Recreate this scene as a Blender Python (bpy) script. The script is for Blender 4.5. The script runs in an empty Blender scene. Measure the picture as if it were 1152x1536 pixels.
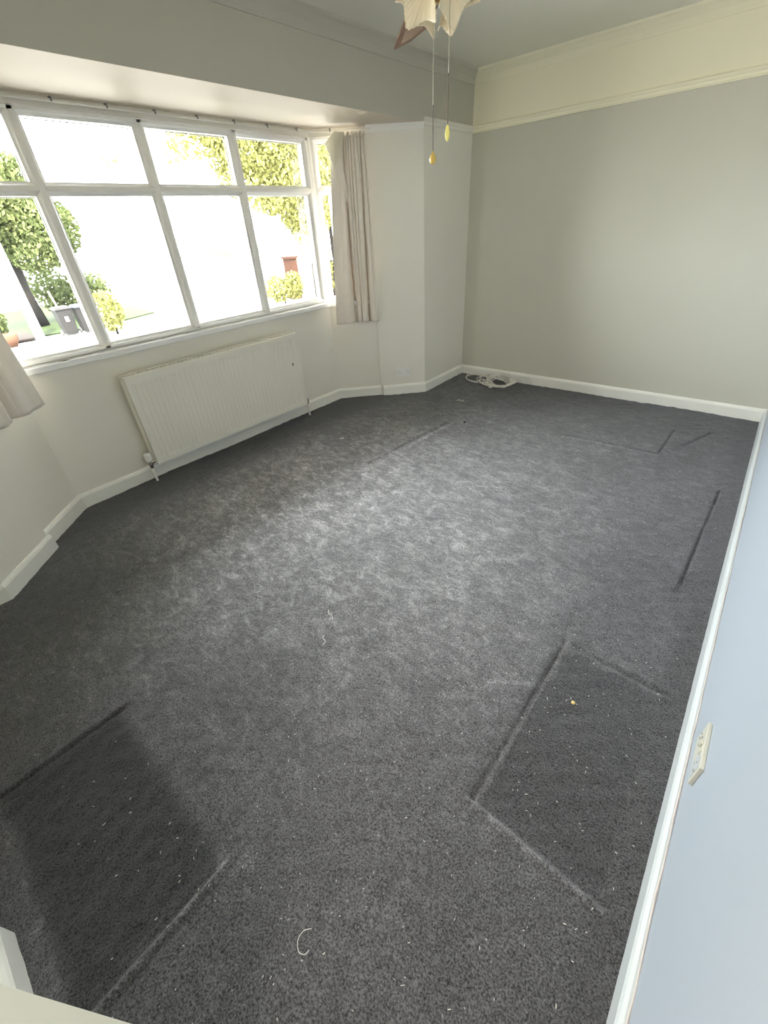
import bpy, bmesh, math, random
import numpy as np
from mathutils import Vector, Matrix
random.seed(4)
RNG = np.random.default_rng(7)
SC = bpy.context.scene
COL = SC.collection

# ------------------------------------------------------------ camera
cam = bpy.data.cameras.new('camera')
cam.sensor_fit = 'VERTICAL'; cam.sensor_height = 36.0
cam.lens = 622.0 / 1536.0 * 36.0
cam.clip_start = 0.02; cam.clip_end = 300
camo = bpy.data.objects.new('camera', cam); COL.objects.link(camo)
_V = np.array([65., 902., 622.]); _B = np.array([650., -476., 622.])
_B /= np.linalg.norm(_B); _V = _V - _B * (_V @ _B); _V /= np.linalg.norm(_V)
_A = np.cross(_V, _B)
if _A[0] > 0: _A = -_A
_R = np.stack([-_A, _B, -_V])
camo.matrix_world = Matrix(((_R[0][0], -_R[0][1], -_R[0][2], 0),
                            (_R[1][0], -_R[1][1], -_R[1][2], 0),
                            (_R[2][0], -_R[2][1], -_R[2][2], 1.42), (0, 0, 0, 1)))
SC.camera = camo

# ------------------------------------------------------------ daylight
world = bpy.data.worlds.new('world'); SC.world = world; world.use_nodes = True
wn = world.node_tree.nodes; wl = world.node_tree.links
bg = wn['Background']; bg.inputs[0].default_value = (0.97, 0.985, 1.0, 1); bg.inputs[1].default_value = 22.0
sun = bpy.data.lights.new('sun', 'SUN'); sun.energy = 40.0; sun.angle = math.radians(1.0); sun.color = (1, .95, .85)
suno = bpy.data.objects.new('sun', sun); COL.objects.link(suno)
suno.rotation_euler = Vector((-0.55, 0.25, -0.9)).to_track_quat('-Z', 'Y').to_euler()
# sampling portals over the window openings (they give off no light themselves)
def portal(loc, nrm, w, h):
    l = bpy.data.lights.new('window_portal', 'AREA'); l.shape = 'RECTANGLE'; l.size = w; l.size_y = h
    l.cycles.is_portal = True; l.energy = 1
    o = bpy.data.objects.new('window_portal', l); COL.objects.link(o); o.location = loc
    o.rotation_euler = Vector(nrm).to_track_quat('-Z', 'Y').to_euler()
# added hall light behind the viewpoint, brightens the room, no known source
fill = bpy.data.lights.new('fill_light', 'AREA'); fill.shape = 'RECTANGLE'; fill.size = .45; fill.size_y = 1.3
fill.energy = 14; fill.color = (1, .90, .76)
fillo = bpy.data.objects.new('fill_light', fill); COL.objects.link(fillo); fillo.location = (-.02, -.62, 1.45)
fillo.rotation_euler = Vector((-.5, 1, .05)).to_track_quat('-Z', 'Y').to_euler()
portal((-3.27, 1.64, 1.44), (1, 0, 0), 2.5, 1.2)
portal((-3.05, 3.13, 1.44), (1, -1, 0), .5, 1.2)
portal((-3.05, .15, 1.44), (1, 1, 0), .5, 1.2)
SC.view_settings.view_transform = 'Standard'; SC.view_settings.look = 'None'
SC.view_settings.exposure = 0.92; SC.view_settings.gamma = 1.0
SC.view_settings.use_curve_mapping = False
SC.cycles.max_bounces = 12; SC.cycles.diffuse_bounces = 8; SC.cycles.transparent_max_bounces = 12
SC.cycles.use_denoising = True
SC.cycles.caustics_reflective = False; SC.cycles.caustics_refractive = False

# ------------------------------------------------------------ materials
def mat(name, color, rough=.6, metal=0., spec=.5, noise=0., nscale=20., bump=0., bscale=60., bdist=.002,
        trans=0., sheen=0., ncol=None, coat=0.):
    m = bpy.data.materials.new(name); m.use_nodes = True
    nt = m.node_tree; b = nt.nodes['Principled BSDF']
    b.inputs['Roughness'].default_value = rough; b.inputs['Metallic'].default_value = metal
    b.inputs['Specular IOR Level'].default_value = spec
    if sheen: b.inputs['Sheen Weight'].default_value = sheen
    if coat: b.inputs['Coat Weight'].default_value = coat
    c = (*color, 1)
    tc = nt.nodes.new('ShaderNodeTexCoord')
    if noise:
        n = nt.nodes.new('ShaderNodeTexNoise'); n.inputs['Scale'].default_value = nscale
        n.inputs['Detail'].default_value = 5
        nt.links.new(tc.outputs['Object'], n.inputs['Vector'])
        r = nt.nodes.new('ShaderNodeMix'); r.data_type = 'RGBA'
        r.inputs[6].default_value = c
        k = ncol if ncol else tuple(max(0, x * (1 - noise)) for x in color)
        r.inputs[7].default_value = (*k, 1)
        nt.links.new(n.outputs['Fac'], r.inputs[0]); nt.links.new(r.outputs[2], b.inputs['Base Color'])
    else:
        b.inputs['Base Color'].default_value = c
    if bump:
        n2 = nt.nodes.new('ShaderNodeTexNoise'); n2.inputs['Scale'].default_value = bscale
        n2.inputs['Detail'].default_value = 4
        nt.links.new(tc.outputs['Object'], n2.inputs['Vector'])
        bp = nt.nodes.new('ShaderNodeBump'); bp.inputs['Strength'].default_value = bump
        bp.inputs['Distance'].default_value = bdist
        nt.links.new(n2.outputs['Fac'], bp.inputs['Height']); nt.links.new(bp.outputs[0], b.inputs['Normal'])
    if trans:
        t = nt.nodes.new('ShaderNodeBsdfTranslucent'); t.inputs[0].default_value = c
        mx = nt.nodes.new('ShaderNodeMixShader'); mx.inputs[0].default_value = trans
        out = nt.nodes['Material Output']
        nt.links.new(b.outputs[0], mx.inputs[1]); nt.links.new(t.outputs[0], mx.inputs[2])
        nt.links.new(mx.outputs[0], out.inputs[0])
    return m

M = {}
M['wall'] = mat('wall_paint', (.88, .85, .775), .55, noise=.04, nscale=3, bump=.25, bscale=180, bdist=.001)
M['wall_sky_tint'] = mat('sky_tinted_wall_paint', (.375, .42, .485), .5, noise=.04, nscale=3, bump=.2, bscale=160, bdist=.001)  # same wall paint; blue skylight tint put into its colour
M['frieze'] = mat('frieze_paint', (.94, .91, .73), .6, bump=.25, bscale=120, bdist=.001)
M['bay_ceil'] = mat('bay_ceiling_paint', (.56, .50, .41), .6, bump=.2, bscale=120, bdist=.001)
M['ceil'] = mat('ceiling_paint', (.84, .83, .75), .45, bump=.2, bscale=90, bdist=.001)
M['cream'] = mat('cream_paint', (.80, .76, .64), .5, bump=.2, bscale=200, bdist=.0006)
M['gloss'] = mat('white_gloss_paint', (.95, .94, .89), .3, noise=.06, nscale=9, bump=.1, bscale=30, bdist=.001)
M['gloss_sky_tint'] = mat('sky_tinted_gloss_paint', (.55, .585, .61), .3, noise=.05, nscale=9, bump=.1, bscale=30, bdist=.001)  # skirting gloss copy, the skylight on it put into the colour
M['caulk'] = mat('old_caulk', (.62, .57, .55), .7, noise=.3, nscale=40)
M['pvc'] = mat('white_window_plastic', (.92, .91, .88), .3)
M['gasket'] = mat('black_gasket', (.05, .045, .04), .6)
M['sill'] = mat('sill_paint', (.95, .95, .95), .15)
M['rad'] = mat('radiator_enamel', (.88, .85, .77), .35)
M['rad_dark'] = mat('radiator_inside', (.25, .24, .22), .6)
M['plastic_dim'] = mat('dimmed_white_plastic', (.53, .52, .46), .4)  # darker copy of the white plastic, toned down against the strong light
M['chrome'] = mat('valve_metal', (.55, .54, .52), .25, metal=1)
M['plastic'] = mat('white_plastic', (.90, .89, .86), .35)
M['slot'] = mat('dark_slot', (.04, .04, .04), .6)
M['switch_grey'] = mat('grey_worn_plastic', (.46, .49, .52), .4)
M['curtain'] = mat('curtain_cloth', (.88, .825, .75), .9, noise=.08, nscale=30, bump=.3, bscale=700, bdist=.0008, trans=.05, sheen=.1)
M['lining'] = mat('curtain_lining', (.80, .775, .68), .9, bump=.2, bscale=500, bdist=.0006, trans=.3)
M['rail'] = mat('curtain_rail_plastic', (.85, .82, .74), .3)
M['header_shade'] = mat('beam_paint_shaded', (.54, .52, .455), .6, bump=.25, bscale=120, bdist=.001)  # paint darkened: the shade on the beam is put into the colour
M['slot_grey'] = mat('worn_slot', (.28, .27, .25), .6)
M['shade'] = mat('fluted_shade_glass', (.88, .80, .62), .4, trans=.15)
M['wood'] = mat('blade_wood', (.20, .085, .045), .35, noise=.5, nscale=14)
M['cane'] = mat('blade_cane', (.50, .40, .30), .6)
M['brass'] = mat('fan_brass', (.65, .45, .18), .25, metal=1)
M['chain'] = mat('pull_cord', (.10, .07, .06), .5)
M['chain_pale'] = mat('pull_chain_metal', (.42, .40, .34), .4, metal=.6)
M['amber'] = mat('amber_bead', (.72, .50, .14), .2, noise=.3, nscale=60)
M['amber_lit'] = mat('yellow_bead', (.90, .85, .35), .2, trans=.3)
M['cable'] = mat('white_cable', (.80, .79, .73), .4)
M['leaf'] = mat('leaf_green', (.034, .045, .018), .6, noise=.6, nscale=1.2, ncol=(.085, .095, .035), trans=.35, spec=.05)
M['leaf_yellow'] = mat('leaf_yellow_green', (.065, .068, .020), .6, noise=.6, nscale=1.0, ncol=(.19, .18, .06), trans=.4, spec=.05)
M['bark'] = mat('bark', (.013, .011, .010), .9, noise=.5, nscale=6, spec=.05)
M['grass'] = mat('lawn_grass', (.012, .018, .005), .9, noise=.5, nscale=2, spec=.05)
M['tarmac'] = mat('pale_paving', (.22, .21, .20), .9, spec=.1, noise=.2, nscale=1)
M['soil'] = mat('soil', (.014, .010, .009), .9, noise=.4, nscale=5, spec=.05)
M['render_white'] = mat('white_render', (.75, .73, .70), .8, spec=.05)
M['brick'] = mat('red_brick', (.034, .016, .011), .85, noise=.4, nscale=5, spec=.05)
M['roof'] = mat('roof_tile', (.02, .016, .014), .8, noise=.3, nscale=4, spec=.05)
M['bin'] = mat('bin_plastic', (.012, .011, .011), .5, spec=.05)
M['bin_blue'] = mat('blue_bin_lid', (.015, .024, .036), .5, spec=.05)
M['terra'] = mat('terracotta', (.045, .022, .014), .8, spec=.05)
M['lint_white'] = mat('lint', (.75, .73, .70), .8)
M['lint_yellow'] = mat('crumb', (.75, .58, .22), .7)
M['dark_bit'] = mat('dark_bit', (.012, .012, .014), .6)

def glass_mat():
    m = bpy.data.materials.new('window_glass'); m.use_nodes = True
    nt = m.node_tree; nt.nodes.clear()
    o = nt.nodes.new('ShaderNodeOutputMaterial'); t = nt.nodes.new('ShaderNodeBsdfTransparent')
    t.inputs[0].default_value = (.96, .98, .96, 1)
    g = nt.nodes.new('ShaderNodeBsdfGlossy'); g.inputs['Roughness'].default_value = .02
    f = nt.nodes.new('ShaderNodeFresnel'); f.inputs[0].default_value = 1.45
    mx = nt.nodes.new('ShaderNodeMixShader')
    nt.links.new(f.outputs[0], mx.inputs[0]); nt.links.new(t.outputs[0], mx.inputs[1])
    nt.links.new(g.outputs[0], mx.inputs[2]); nt.links.new(mx.outputs[0], o.inputs[0])
    return m
M['glass'] = glass_mat()

def carpet_mat():
    m = bpy.data.materials.new('charcoal_carpet'); m.use_nodes = True
    nt = m.node_tree; b = nt.nodes['Principled BSDF']; N = nt.nodes.new; L = nt.links.new
    b.inputs['Roughness'].default_value = .95; b.inputs['Specular IOR Level'].default_value = .2
    b.inputs['Sheen Weight'].default_value = .3; b.inputs['Sheen Roughness'].default_value = .5
    b.inputs['Sheen Tint'].default_value = (.9, .92, 1, 1)
    tc = N('ShaderNodeTexCoord')
    def noise(s, d=2., dist=0., rough=.5):
        n = N('ShaderNodeTexNoise'); n.inputs['Scale'].default_value = s; n.inputs['Detail'].default_value = d
        n.inputs['Distortion'].default_value = dist; n.inputs['Roughness'].default_value = rough
        L(tc.outputs['Object'], n.inputs['Vector']); return n.outputs['Fac']
    def ramp(x, a, bb, lo=0., hi=1.):
        r = N('ShaderNodeMapRange'); r.inputs[1].default_value = a; r.inputs[2].default_value = bb
        r.inputs[3].default_value = lo; r.inputs[4].default_value = hi
        L(x, r.inputs[0]); return r.outputs[0]
    def math_(op, x, y):
        k = N('ShaderNodeMath'); k.operation = op
        for i, v in enumerate((x, y)):
            if isinstance(v, (int, float)): k.inputs[i].default_value = v
            else: L(v, k.inputs[i])
        return k.outputs[0]
    at = N('ShaderNodeAttribute'); at.attribute_name = 'dust_and_sheen'
    fibre = ramp(noise(210, 3, 0, .75), .40, .62)          # tuft speckle
    tuft = ramp(noise(95, 2, 1.0), .35, .68)
    mp = N('ShaderNodeMapping'); mp.inputs['Rotation'].default_value = (0, 0, .5); mp.inputs['Scale'].default_value = (1, 1.9, 1)
    L(tc.outputs['Object'], mp.inputs['Vector'])
    def noise2(s, d, dist, rough):
        n = N('ShaderNodeTexNoise'); n.inputs['Scale'].default_value = s; n.inputs['Detail'].default_value = d
        n.inputs['Distortion'].default_value = dist; n.inputs['Roughness'].default_value = rough
        L(mp.outputs[0], n.inputs['Vector']); return n.outputs['Fac']
    streak = ramp(noise2(11, 10, .9, .80), .47, .72)       # lint caught in the pile
    streak = math_('ADD', math_('MULTIPLY', streak, .75), math_('MULTIPLY', ramp(noise2(38, 5, 1.0, .7), .50, .70), .35))
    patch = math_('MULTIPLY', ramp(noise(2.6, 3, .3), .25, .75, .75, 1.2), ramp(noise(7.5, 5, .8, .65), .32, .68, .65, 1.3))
    dust_and_sheen = math_('MULTIPLY', at.outputs['Fac'], patch)
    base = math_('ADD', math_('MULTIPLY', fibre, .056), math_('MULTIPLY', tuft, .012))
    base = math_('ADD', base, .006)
    dd = math_('MULTIPLY', dust_and_sheen, math_('ADD', math_('MULTIPLY', streak, .25), .066))
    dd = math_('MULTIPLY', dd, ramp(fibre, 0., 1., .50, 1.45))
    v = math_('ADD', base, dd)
    spk = ramp(noise(420, 1, 0, .5), .735, .80)           # pale specks
    cl = N('ShaderNodeAttribute'); cl.attribute_name = 'clean_and_crease'
    v = math_('MULTIPLY', v, math_('SUBTRACT', 1.0, math_('MULTIPLY', cl.outputs['Fac'], .5)))
    v = math_('ADD', math_('MULTIPLY', v, 1.9), math_('MULTIPLY', spk, .35))
    cb = N('ShaderNodeCombineColor')
    L(math_('MULTIPLY', v, 1.0), cb.inputs[0]); L(math_('MULTIPLY', v, .985), cb.inputs[1]); L(math_('MULTIPLY', v, 1.05), cb.inputs[2])
    L(cb.outputs[0], b.inputs['Base Color'])
    hh = math_('ADD', math_('MULTIPLY', fibre, .6), math_('MULTIPLY', tuft, .8))
    hh = math_('ADD', hh, math_('MULTIPLY', noise(24, 5, 1.2), 1.4))
    bp = N('ShaderNodeBump'); bp.inputs['Strength'].default_value = .8; bp.inputs['Distance'].default_value = .0045
    L(hh, bp.inputs['Height']); L(bp.outputs[0], b.inputs['Normal'])
    return m
M['carpet'] = carpet_mat()

# ------------------------------------------------------------ mesh helpers
class MB:
    def __init__(s): s.v = []; s.f = []; s.m = []; s.mi = 0
    def add(s, vs, fs):
        o = len(s.v); s.v += [tuple(v) for v in vs]
        s.f += [tuple(i + o for i in f) for f in fs]; s.m += [s.mi] * len(fs); return s
    def box(s, x0, x1, y0, y1, z0, z1):
        return s.prism([(x0, y0), (x1, y0), (x1, y1), (x0, y1)], z0, z1)
    def prism(s, poly, z0, z1):
        a = sum(poly[i][0] * poly[(i + 1) % len(poly)][1] - poly[(i + 1) % len(poly)][0] * poly[i][1] for i in range(len(poly)))
        if a < 0: poly = poly[::-1]
        n = len(poly)
        vs = [(x, y, z0) for x, y in poly] + [(x, y, z1) for x, y in poly]
        fs = [tuple(range(n))[::-1], tuple(range(n, 2 * n))] + [(i, (i + 1) % n, n + (i + 1) % n, n + i) for i in range(n)]
        return s.add(vs, fs)
    def obox(s, c, ax, ay, az):
        """box from a centre and three half axes"""
        c, ax, ay, az = map(Vector, (c, ax, ay, az))
        if ax.cross(ay).dot(az) < 0: ax = -ax
        vs = [c + i * ax + j * ay + k * az for k in (-1, 1) for i, j in ((-1, -1), (1, -1), (1, 1), (-1, 1))]
        return s.add(vs, [(3, 2, 1, 0), (4, 5, 6, 7), (0, 1, 5, 4), (1, 2, 6, 5), (2, 3, 7, 6), (3, 0, 4, 7)])
    def sweep(s, prof, path, up=(0, 0, 1), closed_prof=True):
        """profile of (inward, up) pairs swept along a plan path with mitred corners; inward = right of travel"""
        n = len(prof); P = [Vector(p) for p in path]; rings = []
        for i, p in enumerate(P):
            d0 = (P[i] - P[i - 1]).normalized() if i else None
            d1 = (P[i + 1] - P[i]).normalized() if i < len(P) - 1 else None
            if d0 is None: d0 = d1
            if d1 is None: d1 = d0
            n0 = Vector((d0.y, -d0.x, 0)); n1 = Vector((d1.y, -d1.x, 0))
            nn = (n0 + n1); nn /= max(1e-6, 1 + n0.dot(n1))
            rings.append([p + nn * a + Vector((0, 0, b)) for a, b in prof])
        vs = [v for r in rings for v in r]; fs = []
        for i in range(len(P) - 1):
            for j in range(n):
                k = (j + 1) % n
                fs.append((i * n + j, (i + 1) * n + j, (i + 1) * n + k, i * n + k))
        fs += [tuple(range(n))[::-1], tuple(range((len(P) - 1) * n, len(P) * n))]
        return s.add(vs, fs)
    def bar(s, p0, p1, prof, xdir):
        """profile (a along xdir, b along cross) extruded straight p0 to p1"""
        p0, p1, x = Vector(p0), Vector(p1), Vector(xdir).normalized()
        d = (p1 - p0).normalized(); y = d.cross(x); n = len(prof)
        vs = [p + x * a + y * b for p in (p0, p1) for a, b in prof]
        fs = [(j, (j + 1) % n, n + (j + 1) % n, n + j) for j in range(n)] + [tuple(range(n))[::-1], tuple(range(n, 2 * n))]
        return s.add(vs, fs)
    def tube(s, pts, r, seg=8, cap=True):
        P = [Vector(p) for p in pts]; R = r if isinstance(r, (list, tuple)) else [r] * len(P)
        t0 = (P[1] - P[0]).normalized(); u = t0.orthogonal().normalized(); vs = []; fs = []
        for i, p in enumerate(P):
            t = ((P[min(i + 1, len(P) - 1)] - P[max(i - 1, 0)])).normalized()
            u = (u - t * u.dot(t)).normalized(); w = t.cross(u)
            vs += [p + (u * math.cos(a) + w * math.sin(a)) * R[i] for a in [2 * math.pi * k / seg for k in range(seg)]]
        for i in range(len(P) - 1):
            for k in range(seg):
                fs.append((i * seg + k, i * seg + (k + 1) % seg, (i + 1) * seg + (k + 1) % seg, (i + 1) * seg + k))
        if cap: fs += [tuple(range(seg))[::-1], tuple(range((len(P) - 1) * seg, len(P) * seg))]
        return s.add(vs, fs)
    def lathe(s, prof, c=(0, 0, 0), seg=24, axis=(0, 0, 1)):
        c = Vector(c); q = Vector((0, 0, 1)).rotation_difference(Vector(axis)); n = len(prof)
        vs = [c + q @ Vector((r * math.cos(a), r * math.sin(a), z)) for a in [2 * math.pi * k / seg for k in range(seg)] for r, z in prof]
        fs = [(k * n + j, ((k + 1) % seg) * n + j, ((k + 1) % seg) * n + j + 1, k * n + j + 1) for k in range(seg) for j in range(n - 1)]
        return s.add(vs, fs)
    def grid(s, pts):
        nu, nv = len(pts), len(pts[0])
        return s.add([p for r in pts for p in r], [(i * nv + j, (i + 1) * nv + j, (i + 1) * nv + j + 1, i * nv + j + 1) for i in range(nu - 1) for j in range(nv - 1)])
    def build(s, name, mats, parent=None, smooth=False, bevel=0, solid=0, loc=None):
        me = bpy.data.meshes.new(name)
        vs = s.v
        if loc is not None: vs = [(v[0] - loc[0], v[1] - loc[1], v[2] - loc[2]) for v in vs]
        me.from_pydata(vs, [], s.f)
        if not isinstance(mats, (list, tuple)): mats = [mats]
        for m in mats: me.materials.append(m)
        me.polygons.foreach_set('material_index', s.m)
        me.update()
        o = bpy.data.objects.new(name, me); COL.objects.link(o)
        if smooth:
            me.polygons.foreach_set('use_smooth', [True] * len(me.polygons))
        if solid:
            md = o.modifiers.new('solid', 'SOLIDIFY'); md.thickness = solid; md.offset = 0
        if bevel:
            md = o.modifiers.new('bevel', 'BEVEL'); md.width = bevel; md.segments = 2; md.limit_method = 'ANGLE'
        if loc is not None: o.location = loc
        if parent is not None: attach(o, parent)
        return o
def attach(o, parent):
    o.parent = parent
    o.matrix_parent_inverse = Matrix.Translation(-Vector(parent.location))
def tag(o, label, cat, group=None, kind=None):
    if label: o['label'] = label
    if cat: o['category'] = cat
    if group: o['group'] = group
    if kind: o['kind'] = kind
    return o
def struct(o, label=None, cat=None):
    o['kind'] = 'structure'
    if label: o['label'] = label
    if cat: o['category'] = cat
    return o
def empty(name, loc):
    o = bpy.data.objects.new(name, None); COL.objects.link(o); o.location = loc; o.empty_display_size = .1
    return o

# ------------------------------------------------------------ room shell
H = 2.40; HB = 2.044; ZF = 2.045
XR = .247; YB = 4.175; XW = -2.44
CR = (-2.44, 3.456); CL = (-2.44, -.126)          # bay outer corners
ER = (-2.77, 3.156); EL = (-2.77, .129)           # ends of the side windows (inner wall plane)
S2 = math.sqrt(2)
def bay(off):
    """wall-plane path of the bay from left end to right end, pushed outward by off"""
    q = off / S2
    return [(EL[0] - q, EL[1] - q), (-3.07 - off, .429 - .4142 * off), (-3.07 - off, 2.856 + .4142 * off), (ER[0] - q, ER[1] + q)]
def strip(mb, o0, o1, z0, z1):
    a = bay(o0); b = bay(o1); mb.prism(a + b[::-1], z0, z1)

def wall_two(name, poly, mats, label, z0=0.):
    mb = MB(); mb.prism(poly, z0, ZF) if z0 < ZF else None
    mb.mi = 1; mb.prism(poly, max(ZF, z0), H + .1)
    return struct(mb.build(name, mats), label, 'wall')
M['wall_far_dim'] = mat('wall_paint_dimmed', (.64, .625, .545), .55, noise=.04, nscale=3, bump=.25, bscale=180, bdist=.001)  # copy of the wall paint, weaker light put into the colour
wf = [M['wall_far_dim'], M['frieze']]
wall_two('wall_back', [(-2.7, YB), (.5, YB), (.5, YB + .2), (-2.7, YB + .2)], wf, 'plain grey-beige far wall with a paler frieze above its picture rail')
wall_two('wall_right', [(XR, -1.8), (XR + .2, -1.8), (XR + .2, YB), (XR, YB)], [M['wall_sky_tint'], M['frieze']], 'pale wall tinted with painted skylight, close on the right with a socket low down')
mb = MB()
mb.prism([(XW, CR[1]), (XW, YB), (XW - .3, YB), (XW - .3, CR[1] + .3)], 0, ZF)
mb.prism([(XW, CL[1]), (XW - .3, CL[1] - .3), (XW - .3, -1.2), (XW, -1.2)], 0, ZF)
mb.mi = 1
mb.prism([(XW, -1.2), (XW, YB), (XW - .12, YB), (XW - .12, -1.2)], HB + .001, H + .1)
struct(mb.build('wall_window', [M['wall'], M['header_shade']]), 'window wall with its plain beam over the bay opening', 'wall')
mb = MB()
ba_, bb_ = bay(0), bay(.2)
for k_, nm_ in ((0, 'wall_bay_left'), (1, 'wall_bay_front'), (2, 'wall_bay_right')):
    m2 = MB(); pl_ = [ba_[k_], ba_[k_ + 1], bb_[k_ + 1], bb_[k_]]; m2.prism(pl_, 0, .850); m2.prism(pl_, 2.0, HB)
    struct(m2.build(nm_, M['wall']), 'low wall under the bay window', 'wall')
# solid outer splays
so = (2 ** .5) * 0
mb.prism([CR, (-2.755, 3.141), (-2.77, 3.156), (-2.77 - .2, 3.156 + .2), (-2.62, 3.70)], 0, HB)
mb.prism([CL, (-2.72, .154), (-2.77, .129), (-2.77 - .2, .129 - .2), (-2.62, -.37)], 0, HB)
struct(mb.build('wall_bay', M['wall']), 'angled bay wall under and beside the window', 'wall')
mb = MB(); mb.box(-3.4, XW - .0005, -.5, 3.9, HB, HB + .12)
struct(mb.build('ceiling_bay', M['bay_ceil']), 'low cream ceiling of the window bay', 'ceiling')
mb = MB(); mb.box(-2.7, .6, -1.9, YB + .2, H, H + .1)
struct(mb.build('ceiling', M['ceil']), 'pale grey room ceiling', 'ceiling')
wall_two('wall_left', [(-2.7, -.85), (-.935, -.85), (-.935, -.473), (-.39, -.473), (-.39, -1.05), (-2.7, -1.05)], wf, 'left wall with shallow chimney breast, mostly out of frame')
mb = MB(); mb.prism([(-.40, -.228), (-.28, -.228), (-.28, -1.7), (-.40, -1.7)], 0, H)
struct(mb.build('wall_nib', M['cream'], bevel=.004), 'cream wall end close to the lens at lower left', 'wall')
mb = MB(); mb.box(-.6, .5, -1.9, -1.7, 0, H + .1)
struct(mb.build('wall_near', M['wall']), 'wall behind the viewpoint', 'wall')
# roof and gable pieces outside, so daylight enters only by the windows
mb = MB(); mb.box(-3.45, .7, -2.1, 4.6, H + .1, H + .3)
struct(mb.build('roof_slab', M['render_white']), 'floor slab of the storey above', 'roof')

# ------------------------------------------------------------ carpet (the floor)
def make_floor():
    st = .008
    xs = np.arange(-3.20, .26, st); ys = np.arange(-1.72, 4.19, st)
    X, Y = np.meshgrid(xs, ys, indexing='ij')
    Z = np.zeros_like(X)
    def seg(p, q):
        p = np.array(p); q = np.array(q); d = q - p; L = np.hypot(*d); d /= L
        t = (X - p[0]) * d[0] + (Y - p[1]) * d[1]; s = -(X - p[0]) * d[1] + (Y - p[1]) * d[0]
        tt = np.clip(t, 0, L); dist = np.hypot(X - p[0] - d[0] * tt, Y - p[1] - d[1] * tt)
        return dist, s, t / L
    def dent(p, q, w, depth, ridge=0., rw=None, side=1):
        nonlocal Z
        dist, s, t = seg(p, q); Z -= depth * np.exp(-(dist / w) ** 2)
        if ridge:
            inside = np.exp(-np.clip(np.abs(t - .5) - .5, 0, 9) ** 2 * 200)
            Z += ridge * np.exp(-((s * side - w * 2.2) / (rw or w * 1.2)) ** 2) * inside * (dist < .2)
    # large undulation and small tuft unevenness
    for k in range(14):
        a = RNG.uniform(0, 6.28); f = RNG.uniform(2, 9); ph = RNG.uniform(0, 6.28)
        Z += .0009 * np.sin((X * np.cos(a) + Y * np.sin(a)) * f + ph)
    for k in range(30):
        a = RNG.uniform(0, 6.28); f = RNG.uniform(30, 120); ph = RNG.uniform(0, 6.28)
        Z += .00028 * np.sin((X * np.cos(a) + Y * np.sin(a)) * f + ph)
    Z += RNG.normal(0, .0005, X.shape)
    def rect(x0, x1, y0, y1, soft=.012):
        return (1 / (1 + np.exp(-(X - x0) / soft)) * 1 / (1 + np.exp((X - x1) / soft)) *
                1 / (1 + np.exp(-(Y - y0) / soft)) * 1 / (1 + np.exp((Y - y1) / soft)))
    # where two heavy pieces of furniture stood
    r1 = rect(-1.36, -.665, -.405, -.04, .010); r2 = rect(-.205, .165, .53, 1.235, .012)
    Z -= .006 * r1 + .007 * r2
    dent((-1.368, -.8), (-1.362, -.02), .005, .010, .005, .009, 1)       # dark slot, far long side
    dent((-.660, -.8), (-.664, -.035), .006, .006, .012, .008, -1)
    dent((-.200, .50), (-.192, 1.24), .006, .006, .005, .010, -1)
    dent((-.21, .528), (.17, .520), .006, .006, .010, .008, -1)
    dent((-.20, 1.243), (.17, 1.228), .007, .009, .004, .010, -1)
    dent((.155, .5), (.165, 1.2), .010, .003)
    dent((.10, 1.87), (.13, 2.85), .006, .010, .004, .010, -1)
    dent((.10, 1.80), (.115, 1.90), .022, .010)
    dent((-.262, 3.19), (-.252, 3.66), .008, .009); dent((-.9, 3.14), (-.26, 3.18), .008, .005, .005)
    dent((-.15, 3.42), (-.03, 3.74), .009, .010); dent((-.03, 3.74), (.15, 3.66), .012, .008)
    dent((-1.876, 1.925), (-1.85, 2.3), .006, .010, .005, .010, 1); dent((-1.85, 2.3), (-1.797, 2.88), .010, .009, .008, .012, 1)
    # dust: worn, lint-filled centre plus painted window sheen; cleaner in furniture footprints, less along walls
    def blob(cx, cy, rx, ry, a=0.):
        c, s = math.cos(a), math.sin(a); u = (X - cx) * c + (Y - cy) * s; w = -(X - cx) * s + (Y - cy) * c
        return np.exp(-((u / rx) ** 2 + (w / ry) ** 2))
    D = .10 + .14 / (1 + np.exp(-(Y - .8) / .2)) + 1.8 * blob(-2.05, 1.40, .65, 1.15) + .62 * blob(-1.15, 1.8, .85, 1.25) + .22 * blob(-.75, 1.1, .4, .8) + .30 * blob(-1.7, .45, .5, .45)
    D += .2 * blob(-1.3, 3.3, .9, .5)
    CLN = np.maximum(r1, .55 * r2)
    D *= 1 - .9 * r1; D *= 1 - .8 * r2
    rr = rect(-.24, .10, 1.26, 1.95, .02); D *= 1 - .45 * rr
    D *= 1 - .6 / (1 + np.exp(-(X - .13) / .02))
    D *= 1 - .75 * blob(-2.2, .1, .40, .45); D *= 1 / (1 + np.exp(-(X + 2.70) / .06))
    for (p, q, w, amp) in (((-.648, -.8), (-.652, -.035), .008, .5), ((-.21, .515), (.17, .505), .008, .5), ((-.185, .52), (-.175, 1.23), .014, .4),
                           ((-.2, 1.22), (.14, 1.21), .012, .35), ((-.9, 3.12), (-.26, 3.16), .012, .5), ((-1.82, 1.95), (-1.77, 2.9), .015, .6),
                           ((-1.25, -.40), (-.75, -.42), .02, .35), ((-.665, -.05), (-.62, 0), .03, .5), ((-.35, .9), (-.2, 1.0), .01, .4)):
        dist, s, t = seg(p, q); D += amp * np.exp(-(dist / w) ** 2)  # pale lines: lit dent ridges painted in, with some dusty streaks
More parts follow.
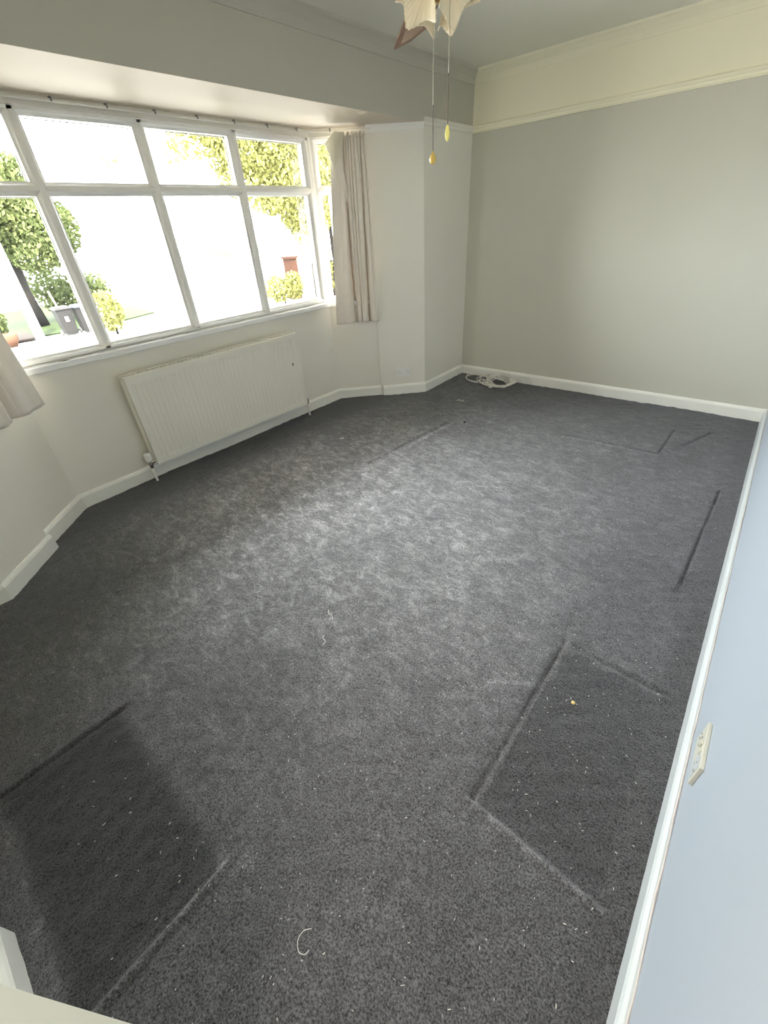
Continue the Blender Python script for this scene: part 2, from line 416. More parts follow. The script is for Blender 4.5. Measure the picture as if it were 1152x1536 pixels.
    for (p, q, w, amp) in (((-1.368, -.8), (-1.362, -.02), .006, 1), ((.10, 1.87), (.13, 2.85), .010, .8), ((.1, 1.8), (.12, 1.9), .04, .7)):
        dist, s, t = seg(p, q); D *= 1 - amp * np.exp(-(dist / w) ** 2)  # creases of the dents painted darker
    sl, _, _ = seg((-1.368, -.8), (-1.362, -.02)); CLN = np.maximum(CLN, 1.7 * np.exp(-(sl / .0045) ** 2))
    CLN = np.maximum(CLN, .6 / (1 + np.exp(-(X - .14) / .015)) * np.exp(-((Y - 1.2) / .9) ** 2))
    nx, ny = X.shape
    verts = np.stack([X, Y, Z], -1).reshape(-1, 3)
    I = np.arange(nx * ny).reshape(nx, ny)
    quads = np.stack([I[:-1, :-1], I[1:, :-1], I[1:, 1:], I[:-1, 1:]], -1).reshape(-1, 4)
    cx = (X[:-1, :-1] + st / 2).ravel(); cy = (Y[:-1, :-1] + st / 2).ravel()
    g = .03
    keep = (cx > -3.07 - g) & ((cx > XW) | ((cx - cy > -5.926 - g * 1.5) & (cx + cy > -2.641 - g * 1.5)))
    keep &= ~((cx < XW - g) & ((cy > 3.50) | (cy < -.16)))
    keep &= ~((cy < -.87) & (cx < -.5))
    quads = quads[keep]
    me = bpy.data.meshes.new('floor')
    me.from_pydata(verts.tolist(), [], quads.tolist())
    me.polygons.foreach_set('use_smooth', [True] * len(me.polygons))
    cl = me.attributes.new('clean_and_crease', 'FLOAT', 'POINT'); cl.data.foreach_set('value', np.clip(CLN, 0, 1).ravel().astype(np.float32))
    a = me.attributes.new('dust_and_sheen', 'FLOAT', 'POINT'); a.data.foreach_set('value', np.clip(D, 0, 2.2).ravel().astype(np.float32))
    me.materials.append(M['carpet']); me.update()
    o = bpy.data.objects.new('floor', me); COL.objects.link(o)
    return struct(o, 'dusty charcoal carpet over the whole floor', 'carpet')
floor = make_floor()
mb = MB(); mb.box(-3.3, .5, -1.9, 4.4, -.2, -.03)
struct(mb.build('floor_slab', M['soil']), 'floor boards under the carpet', 'floor')

# ------------------------------------------------------------ skirtings, rails, coving
SK = [(0, -.01), (.018, -.01), (.018, .074), (.014, .084), (.007, .093), (0, .094)]
def skirt(name, paths, m, prof=SK, label=None):
    mb = MB()
    for p in paths: mb.sweep(prof, [(x, y, 0) for x, y in p])
    return struct(mb.build(name, m), label, 'skirting board')
skirt('baseboard_back', [[(XW, YB), (XR, YB)]], M['gloss'], label='white skirting board along the far wall')
skirt('baseboard_right', [[(XR, YB), (XR, -1.7)]], M['gloss_sky_tint'], label='white skirting board running up the right side')
mb = MB(); rr = random.Random(3); pts = []
for i in range(90):
    y = YB - .02 - i * .065; pts.append((XR - .001 - rr.random() * .003, y, .097 + rr.random() * .0045))
mb.tube(pts, [.0018 + rr.random() * .0016 for _ in pts], 6)
struct(mb.build('trim_1', M['caulk']), 'ragged bead of old filler on top of the right skirting', 'trim')
skirt('baseboard_window', [[(-2.738, 3.158), CR, (XW, YB)], [(XW, -.84), CL, (-2.725, .159)]], M['gloss'], label='white skirting board stepping round the bay corners')
skirt('baseboard_bay', [[(EL[0] + .0, EL[1] + .0), (-3.07, .429), (-3.07, 2.856), ER]], M['gloss'], label='white skirting board under the radiator')
skirt('baseboard_left', [[(-.40, -.473), (-.935, -.473), (-.935, -.85), (-2.44, -.85)]], M['gloss'], label='white skirting board at lower left')
# picture rail (far wall, short window wall, right wall)
PR = [(0, 0), (.012, 0), (.012, .006), (.007, .010), (.010, .022), (.020, .030), (.024, .040), (.016, .048), (0, .050)]
mb = MB(); mb.sweep(PR, [(XW, CR[1] + .002, 2.024), (XW, YB - .001, 2.024)])
struct(mb.build('trim_6', M['wall']), 'short picture rail beside the bay corner', 'picture rail')
mb = MB(); mb.sweep(PR, [(XW, YB, 2.024), (XR, YB, 2.024), (XR, -1.6, 2.024)])
struct(mb.build('trim_2', M['frieze']), 'moulded picture rail round the far walls', 'picture rail')
CV = [(0, 0), (.006, 0), (.010, .012), (.022, .035), (.045, .058), (.062, .068), (.066, .080), (0, .080)]
mb = MB(); mb.sweep(CV, [(XW, -1.1, H - .08), (XW, YB, H - .08)])
struct(mb.build('trim_7', M['header_shade']), 'plaster coving over the window beam', 'coving')
mb = MB(); mb.sweep(CV, [(XW, YB, H - .08), (XR, YB, H - .08), (XR, -1.6, H - .08)])
struct(mb.build('trim_3', M['frieze']), 'plaster coving at the top of the walls', 'coving')
mb = MB()
CV2 = [(0, 0), (.005, 0), (.008, .008), (.016, .022), (.024, .030), (.026, .038), (0, .038)]
mb.sweep(CV2, [(-2.752, 3.144, HB - .038), (CR[0], CR[1], HB - .038)])
mb.sweep(CV2, [(CL[0], CL[1], HB - .038), (-2.72, .154, HB - .038)])
struct(mb.build('trim_4', M['gloss']), 'small cornice under the bay ceiling', 'cornice')

# ------------------------------------------------------------ windows
ZS, ZT = .884, 2.01          # frame bottom and top
ZTR = 1.684                # transom centre
def nose(w, d, s=1):       # moulded plastic section: (a = toward room, b = sideways)
    return [(-d, -w / 2), (-d, w / 2), (0, w / 2), (.012, w / 2 - .010), (.024, w / 2 - .016), (.030, w * .16), (.030, -w * .16), (.024, -w / 2 + .016), (.012, -w / 2 + .010), (0, -w / 2)]
def window(name, a, b, nmull, label, casement=False):
    """a, b plan end points of the window centre line (room side is right of a->b)"""
    root = empty(name, (a[0], a[1], ZS)); struct(root, label, 'window')
    A = Vector((*a, 0)); B = Vector((*b, 0)); d = (B - A).normalized(); inn = Vector((d.y, -d.x, 0)); up = Vector((0, 0, 1))
    L = (B - A).length
    def member(nm, p0, p1, w):
        mb = MB(); mb.bar(p0, p1, nose(w, .03), inn); return mb.build(nm, M['pvc'], root)
    fw = .062
    fv = .046
    member('sill_frame', A + up * (ZS + .017), B + up * (ZS + .017), fv)
    member('head_frame', A + up * (ZT - .017), B + up * (ZT - .017), fv)
    member('jamb', A + d * fw / 2 + up * ZS, A + d * fw / 2 + up * ZT, fw + .01)
    member('jamb', B - d * fw / 2 + up * ZS, B - d * fw / 2 + up * ZT, fw + .01)
    xs = [0.] + list(nmull) + [L]
    for x in nmull: member('mullion', A + d * x + up * (ZS + .012), A + d * x + up * (ZT - .012), .072)
    for i in range(len(xs) - 1):
        x0 = xs[i] + (fw if i == 0 else .036); x1 = xs[i + 1] - (fw if i == len(xs) - 2 else .036)
        member('transom', A + d * (x0 - .02) + up * ZTR, A + d * (x1 + .02) + up * ZTR, .060)
        for z0, z1, cas in ((ZS + .040, ZTR - .030, casement), (ZTR + .030, ZT - .040, False)):
            if cas: continue
            pane(root, A, d, inn, x0, x1, z0, z1)
    return root, A, d, inn, L
def pane(root, A, d, inn, x0, x1, z0, z1, off=-.026):
    up = Vector((0, 0, 1)); c = A + d * (x0 + x1) / 2 + up * (z0 + z1) / 2 + inn * off
    mb = MB(); mb.obox(c, d * (x1 - x0 + .01) / 2, inn * .002, up * (z1 - z0 + .01) / 2)
    p = mb.build('pane', M['glass'], root)
    g = MB(); t = .004
    for s in (-1, 1):
        g.obox(c + d * s * ((x1 - x0) / 2 - t / 2) - inn * .018, d * t / 2, inn * .006, up * (z1 - z0) / 2)
        g.obox(c + up * s * ((z1 - z0) / 2 - t / 2) - inn * .018, d * (x1 - x0) / 2, inn * .006, up * t / 2)
    g.build('gasket', M['gasket'], p if False else root)
OFF = .045
bp = bay(OFF)
FA, FB = bp[1], bp[2]
y0 = FA[1]
window('window_1', FA, FB, [.966 - y0, 1.582 - y0, 2.205 - y0], 'wide white four-light window across the front of the bay')
rootR, A_, d_, in_, L_ = window('window_2', bp[2], bp[3], [], 'narrow side window of the bay half behind the right curtain, lower sash open', casement=True)
# the open outward casement, hinged at its far side
up = Vector((0, 0, 1)); hx = L_ - .062; hz0, hz1 = ZS + .052, ZTR - .03
hinge = A_ + d_ * hx; ang = math.radians(38); out = -in_
dd = (-d_) * math.cos(ang) + out * math.sin(ang); nn = up.cross(dd); W = hx - .062
if nn.dot(in_) < 0: nn = -nn
def sbar(p0, p1, w, nm='casement'):
    mb = MB(); mb.bar(p0, p1, [(-.03, -w / 2), (-.03, w / 2), (.02, w / 2), (.028, w * .3), (.028, -w * .3), (.02, -w / 2)], nn); return mb
mb = MB()
for p0, p1 in ((hinge + up * (hz0 + .03), hinge + dd * W + up * (hz0 + .03)), (hinge + up * (hz1 - .03), hinge + dd * W + up * (hz1 - .03)),
               (hinge + dd * .03 + up * hz0, hinge + dd * .03 + up * hz1), (hinge + dd * (W - .03) + up * hz0, hinge + dd * (W - .03) + up * hz1)):
    s = sbar(p0, p1, .06); mb.add(s.v, s.f)
cas = mb.build('casement', M['pvc'], rootR)
mb = MB(); mb.obox(hinge + dd * W / 2 + up * (hz0 + hz1) / 2, dd * (W / 2 - .05), nn * .002, up * ((hz1 - hz0) / 2 - .05))
g = mb.build('casement_pane', M['glass'], rootR)
mb = MB()
for s in (-1, 1):
    mb.obox(hinge + dd * (W / 2 + s * (W / 2 - .058)) + up * (hz0 + hz1) / 2 + nn * .02, dd * .003, nn * .012, up * ((hz1 - hz0) / 2 - .055))
mb.build('casement_gasket', M['gasket'], rootR)
window('window_3', bp[0], bp[1], [], 'narrow side window of the bay at the left edge of the frame')
# corner posts between the frames
mb = MB()
for i in (1, 2):
    x, y = bp[i]; mb.lathe([(0, ZS), (.044, ZS), (.044, ZT), (0, ZT)], (x - .005, y, 0), 12)
struct(mb.build('trim_5', M['pvc']), 'white corner posts joining the bay windows', 'window post')
# window board
mb = MB()
a = bay(-.035); b = bay(.06); mb.prism(a + b[::-1], .850, .884)
sb = mb.build('sill', M['sill'], bevel=.005)
struct(sb, 'bright white window board along the bay', 'window sill')
mb = MB(); mb.box(-3.6, -3.12, .2, 3.1, .80, .848)
struct(mb.build('outer_sill', M['pvc']), 'outside sill of the bay window', 'window sill')

# curtain rail
def rail_path(off):
    q = bay(off)
    return q
root = empty('curtain_rail', (-3.03, 1.64, 2.0)); tag(root, 'thin white segmented curtain track under the bay ceiling', 'curtain rail')
q = [Vector((*p, 2.012)) for p in bay(-.03)]
ext_l = Vector((-.707, -.707, 0)); q[0] = q[0] + (q[0] - q[1]).normalized() * .05; q[3] = q[3] + (q[3] - q[2]).normalized() * .04
# rounded corners
path = [q[0]]
for i in (1, 2):
    p = q[i]; a = p + (q[i - 1] - p).normalized() * .16; b = p + (q[i + 1] - p).normalized() * .16
    for k in range(7):
        t = k / 6; path.append(a * (1 - t) ** 2 + p * 2 * t * (1 - t) + b * t * t)
path.append(q[3])
mb = MB(); mb.sweep([(-.006, .006), (.006, .006), (.007, .010), (.007, .018), (-.006, .018)], [tuple(p) for p in path])
mb.build('rail', M['rail'], root)
cum = [0]
for i in range(len(path) - 1): cum.append(cum[-1] + (path[i + 1] - path[i]).length)
def along(s):
    for i in range(len(path) - 1):
        if s <= cum[i + 1] or i == len(path) - 2:
            t = (s - cum[i]) / (cum[i + 1] - cum[i]); return path[i].lerp(path[i + 1], t), (path[i + 1] - path[i]).normalized()
s = .10
while s < cum[-1] - .05:
    p, d = along(s); n = Vector((d.y, -d.x, 0))
    mb = MB(); mb.obox(p + Vector((0, 0, .017)), d * .005, n * .009, Vector((0, 0, .010)))
    mb.build('bracket', M['slot_grey'], root); s += .262

# ------------------------------------------------------------ curtains
def curtain(name, ta, tb, ba, bb, zt, zb, inn, label, seed, flip=False, lead_right=False):
    """ta..tb top line and ba..bb bottom line in plan; inn = unit plan vector into the room; u=0 is the window-side edge"""
    rg = random.Random(seed); NU, NV = 230, 70
    root = empty(name, ((ta[0] + tb[0]) / 2, (ta[1] + tb[1]) / 2, zb)); tag(root, label, 'curtain', None)
    cent = [(.10, .30, .6), (.30, .12, .9), (.43, .10, 1.), (.56, .16, 1.1), (.80, .20, 1.2)]
    I = Vector((*inn, 0))
    val = [(.47, .36, .026, .110, 1.), (.80, .86, .026, .085, 1.), (.62, .57, .014, .030, 1.4), (.40, .44, .010, .006, 1.4), (.68, .66, .010, .008, 1.4), (.55, .50, .010, .008, 1.4),
           (.88, .76, .014, .010, 1.), (.20, .30, .05, .006, .5), (.96, .95, .014, .008, 1.)]
    def prof(u, v):
        k = min(1, v * 1.1) ** .8; o = .012 * math.sin(math.pi * u) + .012 * v * math.sin(u * 7 + 1)
        for ub, ut, w, db, dt in val:
            c = ut + (ub - ut) * k; d_ = dt * .022 + (db - dt * .022) * k
            x = abs(u - c) / (w * (.7 + .5 * k)); o -= d_ * math.exp(-x ** 1.5)
        for ub in (.34, .66, .93): o += .016 * k * math.exp(-((u - ub) / .07) ** 2)
        flat = 1 / (1 + math.exp((u - .26) / .03))
        o += .006 * math.cos(2 * math.pi * 11 * u) * max(0, 1 - v / .12) * (1 - flat)
        o += .008 * flat * math.sin(v * 7 + 1) * math.sin(u * 10)
        return o
    rows = []
    for j in range(NV + 1):
        v = (j / NV) ** 1.15; z = zt + (zb - zt) * v; r = []
        k = min(1, v * 1.0) ** .8
        a = Vector((*ta, 0)).lerp(Vector((*ba, 0)), k); b = Vector((*tb, 0)).lerp(Vector((*bb, 0)), k)
        for i in range(NU + 1):
            u = i / NU
            p = a.lerp(b, u) + I * prof(u, v); p.z = z
            if v < .13:   # scalloped heading top and puckered pleats
                p.z += (.010 * math.cos(2 * math.pi * 8 * u) * (1 - v / .13)) * (u > .26)
                p += I * (-.014 * math.exp(-((v - .085) / .018) ** 2)) * (u > .24)
                if u < .26: p.z -= (.26 - u) * .20 * (1 - v / .13)
            r.append(p)
        rows.append(r)
    mb = MB(); mb.grid(rows); mb.build('drape', M['curtain'], root, smooth=True, solid=.003)
    # heading corner flopped over, lining showing
    A = Vector((*ta, zt)); B = Vector((*tb, zt)); D = (B - A); D.z = 0; D.normalize()
    pts = [A + D * .030 + Vector((0, 0, .014)), A - D * .050 + Vector((0, 0, -.055)), A + D * .004 + Vector((0, 0, -.20)), A + D * .095 + Vector((0, 0, .0)), A + D * .070 + Vector((0, 0, -.15))]
    o_ = [.02, .045, .035, .040, .045]
    pts = [p + I * k for p, k in zip(pts, o_)]
    mb = MB(); mb.add(pts, [(0, 1, 2), (0, 2, 4), (0, 4, 3)])
    mb.build('lining_flap', M['lining'], root, solid=.003)
    pts2 = [A + D * .006 + Vector((0, 0, -.185)) + I * .040, A + D * .060 + Vector((0, 0, -.14)) + I * .047, A + D * .085 + Vector((0, 0, -.30)) + I * .04, A + D * .085 + Vector((0, 0, -.42)) + I * .032, A + D * .04 + Vector((0, 0, -.29)) + I * .036]
    mb = MB(); mb.add(pts2, [(0, 1, 2), (0, 2, 4), (4, 2, 3)]); mb.build('folded_edge', M['curtain'], root, solid=.003)
    mb = MB(); mb.tube([A + D * .10 + Vector((0, 0, -.02)) + I * .04, B + Vector((0, 0, -.02)) + I * .02], .004, 6)
    mb.build('heading_tape', M['lining'], root)
    return root
curtain('curtain', (-2.905, 2.925), (-2.727, 3.103), (-2.985, 2.845), (-2.714, 3.116), 2.0, .705, (.7071, -.7071),
        'short pale beige pencil-pleat curtain bunched at the right side of the bay', 1)
curtain('curtain', (-2.915, .405), (-2.735, .225), (-3.0, .49), (-2.66, .15), 2.0, .700, (.7071, .7071),
        'short pale beige curtain cut off by the left edge of the frame', 2)

# ------------------------------------------------------------ radiator
def radiator():
    y0, y1, z0, z1 = .932, 2.335, .130, .730; xf, xb = -2.950, -3.022
    root = empty('radiator', (-3.0, (y0 + y1) / 2, z0)); tag(root, 'long white ribbed panel radiator under the bay window', 'radiator')
    n = 40; marg = .022; pitch = (y1 - y0 - 2 * marg) / n; dep = .0045
    ys = [y0, y0 + marg * .8]; hs = [0, 0]
    for i in range(n):
        b = y0 + marg + i * pitch
        for t, h in ((.06, 0), (.26, 1), (.62, 1), (.82, 0)): ys.append(b + t * pitch); hs.append(h)
    ys += [y1 - marg * .5, y1]; hs += [0, 0]
    zs = [(z0, 0), (z0 + .030, 0), (z0 + .046, 1), (z1 - .056, 1), (z1 - .040, 0), (z1, 0)]
    pts = [[Vector((xf - dep * h * k, y, z)) for z, k in zs] for y, h in zip(ys, hs)]
    mb = MB(); mb.grid(pts)
    mb.box(xf - .016, xf - .0095, y0, y1, z0, z1)
    for a, b_ in ((y0, y0 + .004), (y1 - .004, y1)): mb.box(xf - .012, xf + .0008, a, b_, z0, z1)
    for a, b_ in ((z0, z0 + .004), (z1 - .004, z1)): mb.box(xf - .012, xf + .0008, y0, y1, a, b_)
    mb.build('front_panel', M['rad'], root)
    mb = MB(); mb.box(xb - .010, xb, y0 + .01, y1 - .01, z0 + .01, z1 - .01); mb.build('back_panel', M['rad'], root)
    mb = MB()
    for i in range(60):
        y = y0 + .03 + (y1 - y0 - .06) * i / 59; mb.box(xb + .002, xf - .018, y - .0006, y + .0006, z0 + .05, z1 - .05)
    o = mb.build('convector_fins', M['rad_dark'], root); o['kind'] = 'stuff'
    for s, y in ((0, y0 - .004), (1, y1)):
        mb = MB(); mb.box(xb - .006, xf - .014, y, y + .004, z0 + .004, z1 + .006); mb.build('side_panel', M['rad'], root, bevel=.0015)
    # top grille
    mb = MB(); mb.box(xb - .010, xb + .004, y0 - .004, y1 + .004, z1, z1 + .008); mb.box(xf - .020, xf - .006, y0 - .004, y1 + .004, z1, z1 + .008)
    k = 46
    for i in range(k + 1):
        y = y0 + (y1 - y0) * i / k; mb.box(xb, xf - .012, y - .004, y + .004, z1 + .001, z1 + .006)
    mb.build('top_grille', M['rad'], root)
    for y in (y0 + .18, y1 - .18):
        mb = MB(); mb.box(-3.068, xb - .008, y - .02, y + .02, z0 + .03, z1 - .05); mb.build('bracket', M['rad'], root)
    # valves
    v = empty('x', (0, 0, 0)); bpy.data.objects.remove(v)
    yv = y0 - .038; xv = -2.985
    mb = MB(); mb.tube([(xv, yv, -.01), (xv, yv, .115)], .0085, 12); mb.build('pipe', M['gloss'], root, smooth=True)
    mb = MB(); mb.tube([(xv, yv, .11), (xv, yv, .165)], .013, 12); mb.tube([(xv, yv, .145), (xv, y0, .150)], .010, 12)
    mb.lathe([(0, .128), (.016, .128), (.016, .140), (0, .140)], (xv, yv, 0), 6)
    valve = mb.build('thermostatic_valve', M['chrome'], root, smooth=False)
    mb = MB(); mb.lathe([(0, .160), (.017, .160), (.021, .170), (.021, .212), (.017, .222), (0, .224)], (xv, yv, 0), 24)
    for k in range(10):
        a = 2 * math.pi * k / 10; mb.obox((xv + .0215 * math.cos(a), yv + .0215 * math.sin(a), .190), (.0018 * math.cos(a), .0018 * math.sin(a), 0), (-.003 * math.sin(a), .003 * math.cos(a), 0), (0, 0, .018))
    h = mb.build('valve_head', M['plastic'], valve); h.parent = valve; h.matrix_parent_inverse = Matrix.Identity(4)
    yv = y1 + .030
    mb = MB(); mb.tube([(xv, yv, -.01), (xv, yv, .12)], .0085, 12); mb.build('pipe', M['gloss'], root, smooth=True)
    mb = MB(); mb.tube([(xv, yv, .115), (xv, yv, .165)], .011, 12); mb.tube([(xv, yv, .148), (xv, y1, .152)], .009, 12)
    valve2 = mb.build('lockshield_valve', M['chrome'], root)
    mb = MB(); mb.lathe([(0, .160), (.011, .160), (.010, .195), (0, .198)], (xv, yv, 0), 14)
    h = mb.build('valve_cap', M['plastic'], valve2); h.parent = valve2; h.matrix_parent_inverse = Matrix.Identity(4)
    mb = MB(); mb.obox((xf + .0005, y1 - .09, .500), (.0008, 0, 0), (0, .004, -.004), (0, .004, .011)); mb.build('paint_chip', M['slot'], root)
    return root
radiator()

# ------------------------------------------------------------ sockets
def socket(name, c, xdir, nrm, label, worn=False):  # worn picks the darkened plastic and a grey faceplate
    c = Vector(c); x = Vector(xdir).normalized(); n = Vector(nrm).normalized(); z = Vector((0, 0, 1))
    root = empty(name, tuple(c)); tag(root, label, 'socket')
    mb = MB(); mb.obox(c + n * .005, x * .073, n * .005, z * .043); mb.build('plate', M['plastic_dim' if worn else 'plastic'], root, bevel=.002)
    for s in (-1, 1):
        if worn and s == -1:
            mb = MB(); mb.obox(c + x * s * .040 + n * .0105, x * .024, n * .0006, z * .03); mb.build('faceplate', M['switch_grey'], root)
        mb = MB(); cx = c + x * s * .040 + n * .0112
        mb.obox(cx + z * .012, x * .0018, n * .0006, z * .0042)
        for t in (-1, 1): mb.obox(cx - z * .010 + x * t * .011, x * .0036, n * .0006, z * .0018)
        mb.build('outlet', M['slot_grey'], root)
        mb = MB(); mb.obox(c + x * s * .012 + z * .022 + n * .012, x * .006, n * .0025, z * .009); mb.build('switch', M['plastic_dim' if worn else 'plastic'], root, bevel=.001)
        mb = MB(); mb.lathe([(0, 0), (.0032, 0), (.0032, .0012), (0, .0012)], c + x * s * .0605 + n * .010, 12, n); mb.build('screw', M['chrome'], root)
    return root
_a = Vector((.7071, .7071, 0)); _n = Vector((.7071, -.7071, 0))
socket('wall_socket', (-2.594, 3.302, .216), _a, _n, 'white double wall socket low on the angled wall near the bay')
socket('wall_socket', (XR, .898, .236), (0, 1, 0), (-1, 0, 0), 'white double wall socket above the skirting of the right wall', True)
# blanking grommet in the far corner
mb = MB(); mb.lathe([(0, 0), (.012, 0), (.010, .006), (0, .007)], (XW, 4.06, .13), 14, (1, 0, 0))
tag(mb.build('cable_grommet', M['plastic']), 'tiny white cable outlet low in the far corner', 'cable outlet')

# ------------------------------------------------------------ coiled cable
def coil():
    rg = random.Random(11); P = []
    P.append((XW + .008, 4.06, .128)); P.append((XW + .04, 4.10, .10)); P.append((XW + .10, 4.09, .05)); P.append((-2.27, 4.05, .02))
    def loop(cx, cy, rx, ry, n, tilt, z0, jit, a0=0.):
        for k in range(int(n * 14)):
            a = a0 + 2 * math.pi * k / 14; j = 1 + rg.uniform(-jit, jit)
            P.append((cx + rx * j * math.cos(a), min(4.145, cy + ry * j * math.sin(a)), z0 + tilt * (1 + math.sin(a)) / 2 + .003 + abs(rg.gauss(0, .006))))
    loop(-2.12, 4.02, .16, .09, 1.4, .03, .004, .06, 3.0)
    loop(-1.90, 4.00, .15, .11, 3, .06, .004, .22, 3.2)
    loop(-1.88, 4.01, .12, .09, 4, .05, .008, .30, 0.)
    loop(-1.93, 4.00, .19, .12, 2, .05, .006, .10, 2.)
    P.append((-1.72, 4.08, .04)); P.append((-1.66, 4.13, .07)); P.append((-1.61, 4.14, .05)); P.append((-1.585, 4.13, .008))
    # catmull-rom
    out = []
    V = [Vector(p) for p in P]
    for i in range(len(V) - 1):
        a, b, c, d = V[max(i - 1, 0)], V[i], V[i + 1], V[min(i + 2, len(V) - 1)]
        for k in range(3):
            t = k / 3; q_ = .5 * ((2 * b) + (c - a) * t + (2 * a - 5 * b + 4 * c - d) * t * t + (3 * b - a - 3 * c + d) * t ** 3)
            q_.z = max(q_.z, .005); q_.y = min(q_.y, 4.150); out.append(q_)
    out.append(V[-1])
    mb = MB(); mb.tube(out, .0044, 7); tag(mb.build('coiled_cable', M['cable'], smooth=True), 'loose coil of white cable on the carpet against the far skirting', 'cable')
coil()
mb = MB(); mb.tube([(-1.935, 3.865, .006), (-1.90, 3.872, .006)], .007, 8)
tag(mb.build('cable_plug', M['plastic'], smooth=True), 'small white plug end in front of the cable coil', 'plug')

# ------------------------------------------------------------ ceiling fan with lights
def fan():
    cx, cy = -1.300, 1.930; Zb = 2.155
    root = empty('ceiling_fan', (cx, cy, H)); tag(root, 'ceiling fan with cane-panelled wooden blades and cream fluted shades', 'ceiling fan')
    mb = MB(); mb.lathe([(0, H), (.07, H), (.075, H - .02), (.05, H - .05), (.02, H - .06), (.02, H - .10), (.09, H - .11), (.11, H - .14), (.11, H - .20), (.08, H - .235), (.04, H - .245), (.045, H - .30), (0, H - .31)], (cx, cy, 0), 32)
    mb.build('motor_housing', M['brass'], root, smooth=True)
    for k in range(4):
        a = math.radians(135.5 + 90 * k); r = Vector((math.cos(a), math.sin(a), 0)); t = Vector((-math.sin(a), math.cos(a), 0)) # t: left side
        up_ = Vector((0, 0, 1)); tt = (t * math.cos(.20) + up_ * math.sin(.20) * -1)
        c0 = Vector((cx, cy, Zb))
        def ring(poly, th, off=0.):
            n_ = tt.cross(r).normalized()
            if n_.z < 0: n_ = -n_
            n = len(poly); vs = [c0 + r * a_ + tt * b_ + n_ * (off + s_) for s_ in (-th, th) for a_, b_ in poly]
            return vs, n
        outline = [(.17, -.045), (.17, .045), (.32, .070), (.70, .075), (.665, 0.0), (.56, -.060), (.32, -.068)]
        vs, n = ring(outline, .004); mb = MB()
        mb.add(vs, [tuple(range(n))[::-1], tuple(range(n, 2 * n))] + [(i, (i + 1) % n, n + (i + 1) % n, n + i) for i in range(n)])
        blade = mb.build('blade', M['wood'], root)
        inner = [(.24, -.030), (.24, .032), (.34, .046), (.635, .048), (.61, -.004), (.53, -.036), (.34, -.042)]
        vs, n = ring(inner, .0045); mb = MB()
        mb.add(vs, [tuple(range(n))[::-1], tuple(range(n, 2 * n))] + [(i, (i + 1) % n, n + (i + 1) % n, n + i) for i in range(n)])
        p = mb.build('cane_panel', M['cane'], blade); p.parent = blade; p.matrix_parent_inverse = Matrix.Identity(4)
        mb = MB(); n_ = tt.cross(r).normalized()
        for i in range(9):
            b_ = -.028 + i * .009
            mb.obox(c0 + r * .43 + tt * b_, r * .17, tt * .0014, n_ * .0058)
        p = mb.build('cane_rib', M['wood'], blade); p.parent = blade; p.matrix_parent_inverse = Matrix.Identity(4)
        mb = MB(); mb.obox(c0 + r * .14, r * .06, t * .018, Vector((0, 0, .003))); mb.build('blade_arm', M['brass'], root)
    # light kit
    mb = MB(); mb.lathe([(0, 2.13), (.05, 2.13), (.055, 2.11), (.03, 2.085), (0, 2.08)], (cx, cy, 0), 24); mb.build('light_hub', M['brass'], root, smooth=True)
    for k, az in enumerate((-100, -10, 80, 170)):
        a = math.radians(az); r = Vector((math.cos(a), math.sin(a), 0))
        ax = (r * .72 + Vector((0, 0, -.69))).normalized(); base = Vector((cx, cy, 2.130)) + r * .050
        s1 = ax.orthogonal().normalized(); s2 = ax.cross(s1)
        mb = MB(); mb.tube([Vector((cx, cy, 2.11)), base], .012, 8); mb.tube([base - ax * .01, base + ax * .025], .02, 12); mb.build('lamp_holder', M['brass'], root)
        rows = []
        NA = 144
        for j in range(15):
            v = j / 14; rad0 = .022 + .026 * v + .034 * v ** 2.2; ln = .072 * v
            row = []
            for i in range(NA + 1):
                th = 2 * math.pi * i / NA
                ruf = 1 - 2 * abs(math.sin(2 * th + .6 * k + .4)); fl = math.cos(36 * th)
                rr_ = rad0 * (1 + .16 * v ** 3 * ruf) + .0020 * fl * v
                row.append(base + ax * (.01 + ln + .014 * v ** 3 * ruf) + (s1 * math.cos(th) + s2 * math.sin(th)) * rr_)
            rows.append(row)
        mb = MB(); mb.grid(rows); mb.build('lamp_shade', M['shade'], root, smooth=True, solid=.002)
    # two pull cords
    for (x, y, zt, zc, zb, m, lit) in ((-1.300, 1.906, 2.09, 1.803, 1.664, 'amber', 0), (-1.242, 1.925, 2.09, 1.885, 1.741, 'amber_lit', 1)):
        mb = MB(); mb.tube([(x, y, zt), (x, y, zc)], .0012, 6); pc = mb.build('pull_chain', M['chain_pale'], root)
        mb = MB(); mb.tube([(x, y, zc + .004), (x, y, zc - .004)], .0030, 6); mb.tube([(x, y, zc), (x, y, zb)], .0019, 6)
        c_ = mb.build('pull_cord', M['chain'], root)
        mb = MB()
        if lit: mb.lathe([(0, .002), (.004, .0), (.0085, -.018), (.010, -.028), (.0075, -.042), (0, -.052)], (x, y, zb), 16)
        else: mb.lathe([(0, .004), (.004, .0), (.006, -.006), (.0125, -.016), (.0145, -.026), (.011, -.037), (0, -.042)], (x, y, zb), 16)
        mb.build('pull_bead', M[m], root, smooth=True)
fan()

